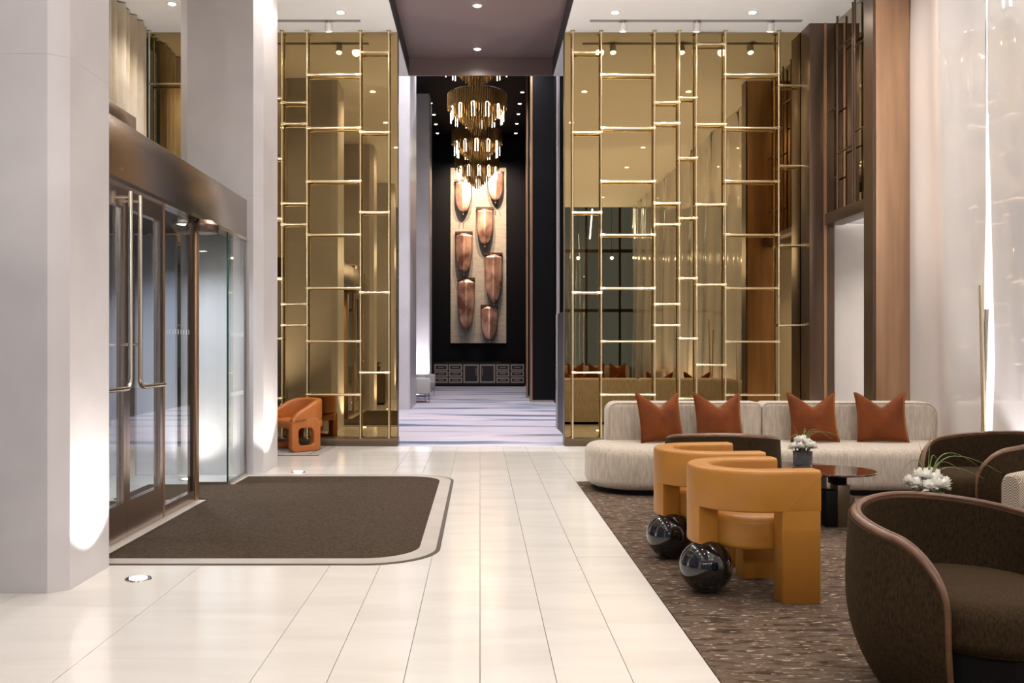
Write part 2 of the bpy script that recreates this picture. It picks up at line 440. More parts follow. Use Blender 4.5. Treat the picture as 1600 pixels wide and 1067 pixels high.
def curtain(y0, y1, label, ph):
    V, Fs = [], []; n = int((y1-y0)/.02)
    for i in range(n+1):
        y = y0+(y1-y0)*i/n
        a = .045*math.sin(y*2*PI/.21+ph)+.02*math.sin(y*2*PI/.55+1.3*ph)
        for z in (2.9, 3.6, 4.5, ZC-.02): V.append((-4.48+a*(1.15 if z < 3 else 1), y, z))
    for i in range(n):
        for k in range(3): Fs.append((i*4+k, i*4+4+k, i*4+5+k, i*4+1+k))
    o = mesh('sheer_curtain', (V, Fs), M['curtain'], smooth=True); tag(o, label, 'curtain', 'sheer curtains above the entrance')
    s = o.modifiers.new('t', 'SOLIDIFY'); s.thickness = .004
curtain(4.0, 8.6, 'golden sheer curtain above the doors, nearer half', 0)
curtain(8.62, 12.40, 'golden sheer curtain above the doors, half next to the mirror', 1.0)

XD = -2.48
port = thing('entrance_portal', 'wide bronze header beam over the glass entrance doors', 'portal', (-2.5, 7.7, 0))
box('header_beam', (-2.62, -2.435, 5.705, 9.695, 2.47, 2.87), M['bronze'], port, True, bev=.003)
box('vestibule_roof', (-4.38, -2.62, 5.705, 9.695, 2.52, 2.85), M['bronze_dark'], port, True)
box('roof_box', (-2.95, -2.5, 5.72, 6.75, 2.87, 3.0), M['bronze'], port, True, bev=.004)
box('head_track', (-2.54, -2.425, 5.705, 9.695, 2.44, 2.47), M['nickel'], port, True)
box('post', (-2.53, -2.45, 8.02, 8.10, 0, 2.44), M['copperpil'], port, True, bev=.006)
box('threshold', (-2.56, -2.38, 5.705, 8.02, .0, .010), M['mat_stone'], port, True, bev=.003)
mesh('sensor_disc', lathevf([(.13, 2.33), (.14, 2.35), (.14, 2.40), (.09, 2.44)], 28, -2.43, 8.12), M['bronze_dark'], port, True, smooth=True)

def leaf(n, y0, y1, hy, hdir):
    d = struct(thing('door_%d' % n, None, None, (XD, (y0+y1)/2, 0)))
    box('stile', (XD-.025, XD+.025, y0, y0+.055, .012, 2.44), M['bronze'], d, True)
    box('stile', (XD-.025, XD+.025, y1-.055, y1, .012, 2.44), M['bronze'], d, True)
    box('top_rail', (XD-.025, XD+.025, y0+.055, y1-.055, 2.30, 2.44), M['bronze'], d, True)
    box('bottom_rail', (XD-.025, XD+.025, y0+.055, y1-.055, .012, .26), M['bronze'], d, True)
    box('pane', (XD-.005, XD+.005, y0+.055, y1-.055, .26, 2.30), M['glass'], d, True)
    hx = XD+.085
    yend = hy+hdir*.50
    path = [(hx, hy, 2.40), (hx, hy, 1.12)]
    for k in range(1, 7):
        a = .5*PI*k/6; path.append((hx, hy+hdir*.07*(1-math.cos(a)), 1.12-.07*math.sin(a)))
    path.append((hx, yend, 1.05))
    h = mesh('pull_handle', tubevf(path, .016, 12), M['nickel'], d, True, smooth=True)
    for z, y in ((2.36, hy), (1.35, hy), (1.05, yend-hdir*.03)):
        mesh('standoff', tubevf([(XD+.02, y, z), (hx, y, z)], .010, 8), M['nickel'], h, True, smooth=True)
    return d
leaf(1, 5.72, 6.448, 6.36, -1)
leaf(2, 6.452, 7.18, 6.54, 1)
w2 = struct(thing('window_2', None, None, (XD, 7.6, 0)))
box('frame', (XD-.025, XD+.025, 7.19, 7.235, .012, 2.44), M['copperpil'], w2, True)
box('frame', (XD-.02, XD+.02, 7.97, 8.0, .012, 2.44), M['bronze_dark'], w2, True)
box('bottom_rail', (XD-.025, XD+.025, 7.235, 7.97, .012, .10), M['bronze'], w2, True)
box('pane', (XD-.005, XD+.005, 7.235, 7.97, .10, 2.44), M['glass'], w2, True)
w3 = struct(thing('window_3', None, None, (-2.6, 9.1, 0)))
box('pane', (-2.80, -2.45, 8.985, 9.0, .03, 2.44), M['glass'], w3, True)
box('pane_edge', (-2.45, -2.437, 8.975, 9.0, .03, 2.44), M['glass_edge'], w3, True)
box('pane', (-2.452, -2.440, 9.0, 9.66, .03, 2.44), M['glass'], w3, True)
box('sill_channel', (-2.80, -2.43, 8.975, 9.01, 0, .03), M['nickel'], w3, True)
box('sill_channel', (-2.465, -2.425, 9.01, 9.69, 0, .03), M['nickel'], w3, True)
box('frame', (-2.455, -2.435, 9.66, 9.69, .03, 2.44), M['nickel'], w3, True)
def marks(parent, y0, y1, z, x):
    vs = []; n = 9
    for k in range(n):
        y = y0+(y1-y0)*(k+.5)/n; vs.append(boxvf(x, x+.002, y-.005, y+.005, z-.02, z+.02))
    o = mesh('safety_marks', join(*vs), M['frost'], parent, True); o['kind'] = 'stuff'
for z in (1.46, .87):
    marks(w3, 9.06, 9.58, z, -2.440); 
marks(w2, 7.30, 7.92, 1.46, XD+.005)
# far end of vestibule: inner glazed partition on outer side
w4 = struct(thing('window_4', None, None, (-3.9, 9.6, 0)))
for y in (6.3, 7.2, 8.1, 9.0): box('mullion', (-4.14, -4.06, y-.04, y+.04, 0, 2.5), M['bronze'], w4, True)
for y in (6.3, 7.2, 8.1): box('pane', (-4.105, -4.095, y+.04, y+.86, .1, 2.5), M['glass'], w4, True)
box('bottom_rail', (-4.14, -4.06, 6.3, 9.0, 0, .1), M['bronze'], w4, True)

struct(box('wall_vestibule_end', (-4.4, -3.16, 9.62, 9.69, 0, 2.5), M['lavender']))
struct(box('trim_7', (-3.62, -3.56, 9.57, 9.62, 0, 2.5), M['bronze']))
# entrance mat
em = thing('entrance_mat', 'large dark brown entrance mat with pale border and rounded corners', 'mat', (-1.4, 7.7, 0))
def flat(name, out, z0, z1, m, parent):
    return mesh(name, puffvf(out, [(0, z0), (0, z1)]), m, parent, True)
XL = -2.378
flat('edge_strip', rrect(XL, -.262, 5.665, 9.68, (0, .46, .44, 0), 14), .0005, .004, M['mat_edge'], em)
flat('border', rrect(XL, -.29, 5.693, 9.652, (0, .44, .42, 0), 14), .004, .006, M['mat_stone'], em)
flat('fibre_field', rrect(XL, -.40, 5.83, 9.53, (0, .36, .34, 0), 14), .006, .009, M['mat_fiber'], em)
flat('fibre_field', rrect(-3.2, XL-.0005, 8.11, 8.97, (0, 0, 0, 0)), .0005, .009, M['mat_fiber'], em)
mm = thing('vestibule_mat', 'dark mat inside the glass vestibule behind the doors', 'mat', (-3.3, 6.9, 0))
flat('field', rrect(-4.0, -2.57, 5.9, 8.0, (.02,)*4), .0005, .008, M['mat_fiber'], mm)

# ------------------------------------------------------------------ right side: bronze bay, corridor, pale panels
wp = struct(thing('wall_right', None, None, (4.7, 5, 0)))
struct(box('trim_5', (4.37, 4.70, 12.3, 12.64, 0, ZC), M['bronze_dark'], bev=.004))
struct(box('trim_6', (PX(1369,10.1), 4.76, 10.1, 10.36, 0, ZC), M['copperpil'], bev=.004))
box('metal_edge', (PX(1364,10.12), PX(1369,10.1)-.001, 10.12, 10.36, 0, ZC), M['bronze_dark'], wp, True)
box('metal_edge', (PX(1287,12.3), PX(1290,12.3)+.01, 12.285, 12.30, 0, ZC), M['copperpil'], wp, True)
box('header', (4.56, 4.80, 10.36, 12.3, 2.95, 3.10), M['bronze_dark'], wp, True, bev=.004)
box('upper_glass', (4.70, 4.74, 10.2, 12.64, 3.10, ZC), M['darkmirror'], wp, True)
lat = thing('bronze_lattice', 'dark bronze lattice bars in front of the smoked glass bay', 'lattice', (4.64, 11.3, 3.1))
for y in (12.05, 11.55, 11.48, 11.12, 10.95): mesh('upright', tubevf([(4.64, y, 3.1), (4.64, y, ZC)], .013, 8), M['bronze_dark'], lat, True, smooth=True)
for ya, yb, z in ((12.05,11.55,5.2),(12.05,11.55,3.85),(12.28,12.05,4.45),(12.28,12.05,3.55),(11.48,11.12,5.05),(11.48,11.12,4.0),(10.95,10.4,4.35),(10.95,10.4,3.5),(11.12,10.95,4.7)):
    mesh('rail', tubevf([(4.64, ya, z), (4.64, yb, z)], .011, 8), M['bronze_dark'], lat, True, smooth=True)
struct(box('wall_right_upper', (4.76, 4.86, 9.8, 12.7, 3.15, ZC), M['black']))
struct(box('wall_corridor', (4.64, 6.6, 12.66, 12.78, 0, 3.02), M['cream_wall']))
struct(box('wall_corridor_end', (6.4, 6.6, 9.9, 12.66, 0, 3.02), M['cream_wall']))
struct(box('wall_corridor_near', (4.76, 6.4, 9.9, 10.05, 0, 3.02), M['cream_wall']))
struct(box('ceiling_corridor', (4.80, 6.6, 9.9, 12.58, 3.02, 3.14), M['ceil']))
struct(box('ceiling_cove', (4.80, 6.6, 12.58, 12.66, 3.12, 3.14), M['ceil']))
tag(box('wall_plaque', (PX(1354,12.64), 5.7, 12.63, 12.66, PZ(605,12.64), PZ(533,12.64)), M['champagne'], bev=.004), 'beige rectangular plaque on the corridor wall', 'plaque')

# faceted glossy panels, each with its own folds, leaning joints lit by LED strips
joints = [10.1, 8.56, 6.75, 5.1, 3.45, 1.8, .15, -1.5, -3.0]
for i, (ya, yb) in enumerate(zip(joints, joints[1:])):
    rr = random.Random(i+3); V, Fs = [], []; n = 7; zs = (0, 1.2, 2.6, 4.2, ZC)
    for j in range(n+1):
        t = j/n; y = ya+(yb-ya)*t
        for kz, z in enumerate(zs):
            fold = .03*math.sin(t*PI*2.2+.5*kz+i)+.018*math.sin(t*PI*5+kz*1.1+2*i)
            base = 4.68-.045*t
            x = base+(fold*(0 if j in (0,) else 1)) - .02*math.sin(kz*1.7+i)*t
            V.append((x, y-(.03*math.sin(kz*1.3) if j == n else 0), z))
    m = len(zs)
    for j in range(n):
        for k in range(m-1): Fs.append((j*m+k, j*m+m+k, j*m+m+k+1, j*m+k+1))
    o = mesh('panel', (V, Fs), M['gloss'], wp, True, smooth=True)
    md = o.modifiers.new('s', 'SUBSURF'); md.levels = 2; md.render_levels = 2
    if i < 7:
        rv = [V[n*m+k] for k in range(m)]
        mesh('return', ([q for p in rv for q in (p, (4.78, p[1]-.001, p[2]))], [(2*k, 2*k+1, 2*k+3, 2*k+2) for k in range(m-1)]), M['gloss'], wp, True)
        e = [V[n*m+k] for k in range(m)]
        strip = [(p[0]+.016, p[1]-.012, p[2]) for p in e]
        ls = mesh('led_strip', tubevf(strip, .007, 6), M['led'], wp, True, smooth=True)

struct(box('wall_right_outer', (4.95, 5.05, -3, 9.9, 0, ZC), M['black']))
# room behind the camera: higher hall with a blue window front
struct(box('wall_rear_upper', (-4.75, 6.4, -3.1, -3.0, ZC, 7.4), M['ceil']))
struct(box('ceiling_rear', (-4.75, 6.4, -9, -3.1, 7.2, 7.4), M['ceil']))
struct(box('wall_rear_left', (-4.9, -4.75, -9, -2.6, 0, 7.2), M['stone']))
struct(box('wall_rear_right', (6.4, 6.6, -9, -3.0, 0, 7.2), M['copperpil']))
w5 = struct(thing('window_5', None, None, (0, -9, 0)))
for k in range(10):
    x = -4.75+k*1.24
    box('mullion', (x-.04, x+.04, -9.05, -8.95, 0, 7.2), M['bronze_dark'], w5, True)
    if k < 9: box('pane', (x+.04, x+1.2, -9.005, -8.995, 0, 7.2), M['glass'], w5, True)
for z in (.06, 2.7, 4.9): box('transom', (-4.75, 6.4, -9.05, -8.95, z-.06, z+.06), M['bronze_dark'], w5, True)
struct(box('ground_rear', (-30, 30, -40, -9, -.25, -.03), M['outground']))

# ------------------------------------------------------------------ brass lattices
YR = 12.57
def lattice(name, label, ups, bays):
    L = thing(name, label, 'lattice', (PX(sum(ups)/len(ups), YR), YR, .1))
    for x in ups:
        X = PX(x, YR)
        u = mesh('upright', tubevf([(X, YR, .10), (X, YR, ZC)], .013, 10), M['brass'], L, True, smooth=True)
        mesh('collar', lathevf([(.03, ZC-.012), (.03, ZC)], 14, X, YR), M['brass'], u, True, smooth=True)
        mesh('collar', lathevf([(.03, .10), (.03, .112)], 14, X, YR), M['brass'], u, True, smooth=True)
    for xa, xb, ys in bays:
        A, B = PX(xa, YR), PX(xb, YR)
        for y in ys:
            z = PZ(y, YR)
            if z < .15: continue
            r = mesh('rail', tubevf([(A, YR, z), (B, YR, z)], .0125, 10), M['brass'], L, True, smooth=True)
            for X in (A, B):
                s = 1 if X == A else -1
                mesh('joint', tubevf([(X-.012*s, YR, z), (X+.055*s, YR, z)], .0185, 10), M['brass'], r, True, smooth=True)
    return L
pA = [153+94*k for k in range(6)]; pB = [160,193,317.5,350.5,475,508,633,666]; pC = [116.5+83.4*k for k in range(7)]; pD = [81.5+125.2*k for k in range(5)]
lattice('brass_lattice', 'brass rod lattice on the bronze mirror left of the gallery opening', [233, 292, 350, 400, 440.3, 479.5, 563, 607.5],
        [(233,292,[131,258,383,508]), (292,350,pC), (350,400,pD), (400,440.3,pA), (440.3,479.5,pB), (479.5,563,pC), (563,607.5,pD)])
lattice('brass_lattice', 'brass rod lattice on the bronze mirror behind the cream sofa', [895, 939.5, 1023, 1061.5, 1088.5, 1133.6, 1217],
        [(895,939.5,pD), (939.5,1023,pC), (1023,1061.5,pB), (1061.5,1088.5,pA), (1088.5,1133.6,[69+125.3*k for k in range(5)]), (1133.6,1217,pC), (1217,1264,[133.6,259,383,508,633])])

# ------------------------------------------------------------------ lamps
def spot(parent, loc, rot, power, angle, blend=.6, rad=.05, col=WARM):
    l = bpy.data.lights.new('lamp', 'SPOT'); l.energy = power; l.spot_size = math.radians(angle); l.spot_blend = blend
    l.shadow_soft_size = rad; l.color = col
    o = bpy.data.objects.new('lamp', l); C.objects.link(o); o.rotation_euler = rot
    o.parent = parent; o.location = Vector(loc)-parent.location
    return o
ring_v = join(lathevf([(.062, -.006), (.070, -.004), (.070, 0)], 20))
dl_ring = None
def downlight(x, y, z, power, label, angle=150, col=WARM, group='ceiling downlights', rad=.06):
    global dl_ring
    t = thing('downlight', label, 'downlight', (x, y, z), group=group)
    if dl_ring is None:
        a = mesh('ring', ring_v, M['white_paint'], t, smooth=True); b = mesh('lens', lathevf([(.045, -.010), (.045, -.006)], 18), M['downlens'], t)
        dl_ring = (a.data, b.data)
    else:
        link('ring', dl_ring[0], None, t); link('lens', dl_ring[1], None, t)
    if power: spot(t, (x, y, z-.03), (0, 0, 0), power, angle, .9, rad, col)
    return t
downlight(PX(532,11.9), 11.9, ZC, DOWN, 'recessed ceiling downlight left of the dark ceiling panel')
downlight(PX(961,11.9), 11.9, ZC, DOWN, 'recessed ceiling downlight nearest the dark panel on its right')
downlight(PX(1176,11.9), 11.9, ZC, DOWN, 'recessed ceiling downlight near the bronze bay')
for x in (-1.8, 1.75, 3.5):
    for y in (-1.2, 1.0, 3.2, 5.4, 7.6, 9.75):
        downlight(x, y, ZC, DOWN*(.62 if y < 4 else .85 if y < 6 else 1.0 if y < 9 else 1.25), 'recessed ceiling downlight overhead, out of direct view')
downlight(PX(746,12.6), 12.4, ZC+.27, 90, 'nearer downlight in the dark ceiling panel')
downlight(PX(746,14.4), 14.2, ZC+.27, 60, 'farther downlight in the dark ceiling panel')
for y in (7.2, 9.6, 11.6): downlight(-3.85, y, ZC, 48, 'added unseen downlight brightening the sheer curtain', 120)  # wash lamps added only to lift the curtain, out of view
for y in (2.5, 5, 7.5, 10): downlight(0, y, ZC+.27, DOWN*.3, 'recessed downlight in the dark panel overhead, out of direct view')

def track_head(x, y, label):
    t = thing('track_spotlight', label, 'spotlight', (x, y, ZC-.012), group='white track spotlights')
    mesh('stem', tubevf([(0,0,0), (0,0,-.05)], .012, 8), M['white_paint'], t, smooth=True)
    d = Vector((0, .42, -1)).normalized(); p = Vector((0, 0, -.07))
    hd = mesh('head', tubevf([p-d*.05, p+d*.06], .045, 16), M['white_paint'], t, smooth=True)
    mesh('lens', tubevf([p+d*.0605, p+d*.063], .038, 16), M['downlens'], hd)
    o = spot(t, (x, y+.06, ZC-.17), (math.radians(18), 0, 0), 60, 75, .5, .035)
for x, lb in ((-1.99, 'white track spotlight above the left mirror'), (1.88, 'leftmost white track spotlight above the right mirror'),
              (2.85, 'middle white track spotlight above the right mirror'), (3.82, 'rightmost white track spotlight above the right mirror')):
    track_head(x, 12.2, lb)

def uplight(x, y, label, power, rx, ry, angle=100, col=WARM, blend=.35):
    t = thing('floor_uplight', label, 'uplight', (x, y, 0), group='round floor uplights')
    mesh('ring', lathevf([(.075, 0), (.072, .006), (.05, .007)], 24), M['nickel'], t, smooth=True)
    mesh('lens', lathevf([(.05, .006), (.05, .009)], 20), M['downlens'], t)
    spot(t, (x, y, .03), (PI+rx, ry, 0), power, angle, blend, .03, col)
uplight(PX(216,5.33), 5.33, 'round floor uplight at the foot of the near column', 60, 0, math.radians(-14), 96)
uplight(PX(466,9.9), 9.9, 'round floor uplight at the foot of the column by the orange chair', 60, 0, math.radians(-14), 96)
uplight(-2.95, 9.35, 'floor uplight behind the glass fin washing the column', 30, math.radians(-12), 0, 130, blend=1)
uplight(PX(652,26.2), 26.2, 'floor uplight washing the farther gallery column', 200, math.radians(-10), 0, 90, COOL)
for y, l in ((7.55, 'floor uplight on the pale panels nearest the sofa'), (5.9, 'floor uplight on the pale panels beside the patterned armchair'), (4.2, 'floor uplight on the pale panels out of frame to the right')):
    uplight(4.30, y, l, 70, 0, math.radians(12), 100, COOL)
for x_, y, pw in ((-3.4, 6.6, 40), (-3.6, 8.4, 50), (-2.85, 8.9, 95)):  # soffit lamps added to brighten the vestibule and the column face
    downlight(x_, y, 2.518, pw, 'added unseen downlight brightening the vestibule behind the doors', 140, (.86,.9,1.0), 'added vestibule fill lights')
for x_, y, pw in ((4.0, 4.7, 150), (4.0, 2.7, 100), (4.0, .7, 110), (-1.9, .7, 110), (-1.9, 3.0, 130), (1.9, 10.5, 140), (2.8, 10.6, 130), (-3.5, 11.3, 160)):  # added fill: unseen uplights lifting the ceiling and column fronts
    uplight(x_, y, 'added unseen floor fill light brightening the ceiling', pw, 0, 0, 112, blend=.8)
for x_ in (-3.4, -1.2, 1.0, 3.2, 4.3):
    t = thing('globe_pendant', 'small globe pendant lamp in the hall behind the camera', 'pendant lamp', (x_, -5.0, 4.25), group='globe pendants of the rear hall')
    mesh('globe', lathevf([(max(.002, .035*math.sin(PI*k/10)), -.035*math.cos(PI*k/10)) for k in range(11)], 16), M['downlens'], t, smooth=True)
    mesh('cord', tubevf([(0, 0, .035), (0, 0, 2.95)], .006, 6), M['black'], t)
    l = bpy.data.lights.new('lamp', 'SPOT'); l.energy = 130; l.color = (1, .95, .92); l.shadow_soft_size = .035; l.spot_size = math.radians(150); l.spot_blend = 1
    o = bpy.data.objects.new('lamp', l); C.objects.link(o); o.parent = t; o.location = (0, .05, 0); o.rotation_euler = (math.radians(82), 0, 0)
for x_, d_ in ((3.66, .08), (4.05, -.05)):
    tag(mesh('linear_lamp', tubevf([(x_, -5.6, 4.95), (x_+d_, -5.6, 5.95)], .02, 8), M['cool_led'], smooth=True), 'slim bluish linear lamp in the rear hall, '+('left' if x_ < 4 else 'right')+' one in the mirror', 'lamp')
# corridor fill, added to brighten the corridor wall, and cove
t = thing('corridor_fill_light', 'added unseen fill light in the corridor behind the bronze pillar', 'downlight', (5.7, 11.4, 3.02))
mesh('lens', lathevf([(.06, -.008), (.06, 0)], 18), M['downlens'], t); spot(t, (5.7, 11.4, 2.98), (0,0,0), 80, 140, .8, .08)
cv = box('cove_led', (4.85, 6.35, 12.585, 12.60, 3.10, 3.115), M['led']); tag(cv, 'linear cove light along the corridor wall', 'light')
# gallery lamps
NTH = ['nearest', 'second', 'third', 'farthest', 'nearest', 'second', 'third', 'fourth', 'farthest']
for x, y in ((673,161),(678,179),(681,194),(683.5,208)):
    Y = (ZG-H)*F/(543-y); downlight(PX(x,Y), Y, ZG, 70, NTH.pop(0)+' downlight of the left row in the dark gallery ceiling', 95, COOL, 'left row of gallery ceiling downlights')
for x, y in ((816,144),(812,162),(810,178),(807.5,193),(806,208)):
    Y = (ZG-H)*F/(543-y); downlight(PX(x,Y), Y, ZG, 70, NTH.pop(0)+' downlight of the right row in the dark gallery ceiling', 95, COOL, 'right row of gallery ceiling downlights')
for x in (-1.2, 1.0):
    for y in (16.2, 19.0, 22.0): downlight(x, y, ZG, 900 if y < 17 else 300, 'gallery ceiling downlight hidden above the soffit', 150, COOL, 'gallery downlights hidden by the soffit')
for x in (-.55, .45):
    t = thing('art_spotlight', 'spotlight aimed at the copper artwork', 'spotlight', (x, 29.8, ZG), group='spotlights for the artwork')
    mesh('lens', lathevf([(.05, -.01), (.05, 0)], 16), M['downlens'], t); mesh('ring', ring_v, M['black'], t)
    spot(t, (x, 29.8, ZG-.05), (math.radians(44), 0, 0), 900, 64, .8, .04, (1,.78,.56))

# ------------------------------------------------------------------ gallery furniture
YA = 32.42
def xa(x): return PX(x, YA)
def za(y): return PZ(y, YA)
art = thing('copper_artwork', 'tall pale panel hung with curved copper leaf shapes', 'artwork', (xa(747), YA, za(536)))
box('backing_panel', (xa(704), xa(791), YA, YA+.07, za(536), za(262)), M['linen'], art, True)
def shield(xc, wpx, y0, y1, ys=None):
    X = xa(xc); wd = wpx/F*YA/2; zt, zb = za(y0), za(y1); V, Fs = [], []; n, m = 14, 12
    for j in range(m+1):
        t = j/m; z = zt+(zb-zt)*t
        hw = wd*(1 if t < .45 else math.sqrt(max(0, 1-((t-.45)/.55)**1.8))); hw = max(hw, .004)
        for i in range(n+1):
            u = -1+2*i/n; V.append((X+u*hw, YA-.10-.20*t-.07*(1-abs(u))*(hw/wd), z))
    for j in range(m):
        for i in range(n): Fs.append((j*(n+1)+i, j*(n+1)+i+1, (j+1)*(n+1)+i+1, (j+1)*(n+1)+i))
    o = mesh('copper_leaf', (V, Fs), M['copper'], art, True, smooth=True); s = o.modifiers.new('t', 'SOLIDIFY'); s.thickness = .012
    mesh('hanging_bar', boxvf(X-wd*1.05, X+wd*1.05, YA-.16, YA-.003, zt-.03, zt+.06), M['copper_bar'], o, True)
    mesh('tip_pin', tubevf([(X, YA-.38, zb-.06), (X, YA-.003, zb-.06)], .02, 8), M['champagne'], o, True)
for a in ((724, 26, 284, 334), (774, 25, 268, 316), (757.5, 26, 327, 384), (725, 26, 365, 427), (771, 27, 398, 474), (728.5, 26, 437, 515), (764.5, 26, 479, 531)): shield(*a)

cr = thing('credenza', 'long black credenza with pale framed drawers under the artwork', 'credenza', (0, 32.1, 0))
cx0, cx1, Yc = PX(677,31.8), PX(820,31.8), 31.85
box('body', (cx0, cx1, Yc, Yc+.5, .06, .80), M['credenza'], cr, True)
box('plinth', (cx0+.05, cx1-.05, Yc+.04, Yc+.48, 0, .06), M['black'], cr, True)
box('top', (cx0-.02, cx1+.02, Yc-.03, Yc+.52, .80, .84), M['black_gloss'], cr, True)
def framed(nm, x0, x1, z0, z1, fw):
    d = box(nm, (x0, x1, Yc-.012, Yc, z0, z1), M['credenza'], cr, True)
    fr = join(boxvf(x0,x1,Yc-.03,Yc-.012,z1-fw,z1), boxvf(x0,x1,Yc-.03,Yc-.012,z0,z0+fw), boxvf(x0,x0+fw,Yc-.03,Yc-.012,z0+fw,z1-fw), boxvf(x1-fw,x1,Yc-.03,Yc-.012,z0+fw,z1-fw))
    mesh('frame', fr, M['champagne'], d, True)
    if nm == 'drawer': mesh('handle', tubevf([(x0+.12,Yc-.04,(z0+z1)/2),(x1-.12,Yc-.04,(z0+z1)/2)], .012, 6), M['champagne'], d, True)
    else: mesh('handle', tubevf([(x1-.09 if x0 < -.1 else x0+.09,Yc-.04,z0+.25),(x1-.09 if x0 < -.1 else x0+.09,Yc-.04,z1-.12)], .012, 6), M['champagne'], d, True)
def cxp(u): return cx0+(cx1-cx0)*(u-150)/(1420-150)
for a, b in ((165,350),(365,550),(1025,1205),(1225,1410)):
    for z0, z1 in ((.545,.755),(.335,.52),(.12,.305)): framed('drawer', cxp(a), cxp(b), z0, z1, .045)
framed('door', cxp(568), cxp(780), .12, .755, .05); framed('door', cxp(797), cxp(1008), .12, .755, .05)

def chandelier():
    t = thing('tube_chandelier', 'x', 'chandelier', (0, 0, 0), group='row of brass tube chandeliers')
    tubes = []
    for k in range(10):
        r = .70-.07*k; n = max(3, int(2*PI*r/.058))
        for i in range(n):
            a = 2*PI*i/n+.3*k; L = .32+.68*(1-r/.70)+.03*(i % 2)
            x, y = r*math.cos(a), r*math.sin(a)
            tubes.append(tubevf([(x, y, 1.02+.06*(1-r/.7)), (x, y, 1.0-L)], .010, 5))
    o = mesh('tubes', join(*tubes), M['gold_tube'], t, smooth=True); o['kind'] = 'stuff'
    mesh('canopy_disc', lathevf([(.60, 1.08), (.66, 1.05), (.66, 1.04)], 28), M['bronze_dark'], t, smooth=True)
    mesh('stem', tubevf([(0,0,1.08), (0,0,2.36)], .02, 8), M['bronze_dark'], t, smooth=True)
    for i in range(12):
        a = 2*PI*(i+.5)/12; r = .63; x, y = r*math.cos(a), r*math.sin(a); tx, ty = -math.sin(a)*.036, math.cos(a)*.036
        top = .66; path = [(x-tx, y-ty, top-.30), (x-tx, y-ty, top)]
        for k in range(1, 8):
            b = PI*k/8; path.append((x-tx*math.cos(b), y-ty*math.cos(b), top+.035*math.sin(b)*1.3))
        path += [(x+tx, y+ty, top), (x+tx, y+ty, top-.30)]
        mesh('lamp_loop', tubevf(path, .0085, 6), M['bulb'], t, smooth=True)
    return t
ch = chandelier()
ZT = PZ(215, 22)
for i, (Y, lb) in enumerate(((18.1, 'nearest brass tube chandelier, only its tip below the soffit'), (22.0, 'second brass tube chandelier, fully visible and largest'),
                 (25.8, 'third brass tube chandelier, just above the artwork'), (29.4, 'farthest brass tube chandelier, overlapping the top of the artwork'))):
    if i == 0: ch.location = (PX(744, Y), Y, ZT); ch['label'] = lb
    else: dup(ch, (PX(745.5, Y), Y, ZT), .12*i, lb)

def gallery_chair(loc, rz, label):
    t = thing('gallery_armchair', label, 'armchair', loc, rz, 'pale gallery armchairs')
    mesh('seat', puffvf(rrect(-.35,.35,-.33,.33,(.06,)*4,4), rprof(.22,.42,.02,.05,3)), M['grey_fabric'], t, smooth=True)
    mesh('backrest', puffvf(rrect(-.40,-.24,-.38,.38,(.05,)*4,4), rprof(.22,.80,.02,.06,3)), M['grey_fabric'], t, smooth=True)
    for s in (-1, 1): mesh('arm', puffvf(rrect(-.38,.34,min(s*.28,s*.38),max(s*.28,s*.38),(.04,)*4,4), rprof(.22,.60,.02,.04,3)), M['grey_fabric'], t, smooth=True)
    for sx in (-.32, .30):
        for sy in (-.32, .32): mesh('leg', tubevf([(sx, sy, .23), (sx*1.04, sy*1.04, 0)], [.016, .010], 8), M['bronze'], t, smooth=True)
gallery_chair((PX(643,20.9)-.05, 22.6, 0), .2, 'pale grey armchair half hidden by the nearer gallery column')
gallery_chair((PX(656,25.6), 25.3, 0), -.3, 'pale grey armchair farther back beside the uplit gallery column')

# ------------------------------------------------------------------ sofa and pillows
def sofa(loc, rz, label):
    t = thing('curved_sofa', label, 'sofa', loc, rz)
    # local: x 0..3.45 along, y 0 front .. 1.1 back
    out = []
    n = 40
    base = rrect(0, 3.46, .02, 1.02, (.46, .40, .40, .42), 12)
    for x, y in base:
        bow = .05*math.sin(PI*min(max(x/3.46, 0), 1)) if y < .5 else 0
        out.append((x, y-bow))
    mesh('seat', puffvf(out, rprof(.05, .43, .08, .09, 6)), M['boucle'], t, smooth=True)
    o2 = [(.06*1.0+x*.965, .04+y*.96) for x, y in out]
    mesh('plinth', puffvf(o2, [(.05, .004), (.05, .06)]), M['black'], t)
    pr = []
    for k in range(7): a = .5*PI*k/6; pr.append((.05*(1-math.sin(a)), .80+.05*(1-math.cos(a))))
    for k in range(7): a = .5*PI*k/6; pr.append((.05*(1-math.cos(a)), 1.08-.05*(1-math.sin(a))))
    def back(x0, x1, rl, rr_):
        b = mesh('back_cushion', puffvf(rrect(x0, x1, .36, .80, (.06, .06, rr_, rl), 8), pr, 'xzy'), M['boucle'], t, smooth=True)
        pp = [(x, .812, z) for x, z in rrect(x0+.012, x1-.012, .372, .788, (.04, .04, max(rr_-.012,.01), max(rl-.012,.01)), 8)]
        mesh('piping', tubevf(pp, .006, 6, closed=True), M['boucle'], b, smooth=True)
    back(.24, 1.745, .10, .06); back(1.75, 3.47, .06, .14)
    box('rear_panel', (.26, 3.44, 1.04, 1.085, .05, .74), M['boucle'], t, bev=.015)
    return t
SX, SY = 1.0, 8.24
sofa((SX, SY, 0), 0, 'long cream upholstered sofa with rounded ends in front of the mirror')

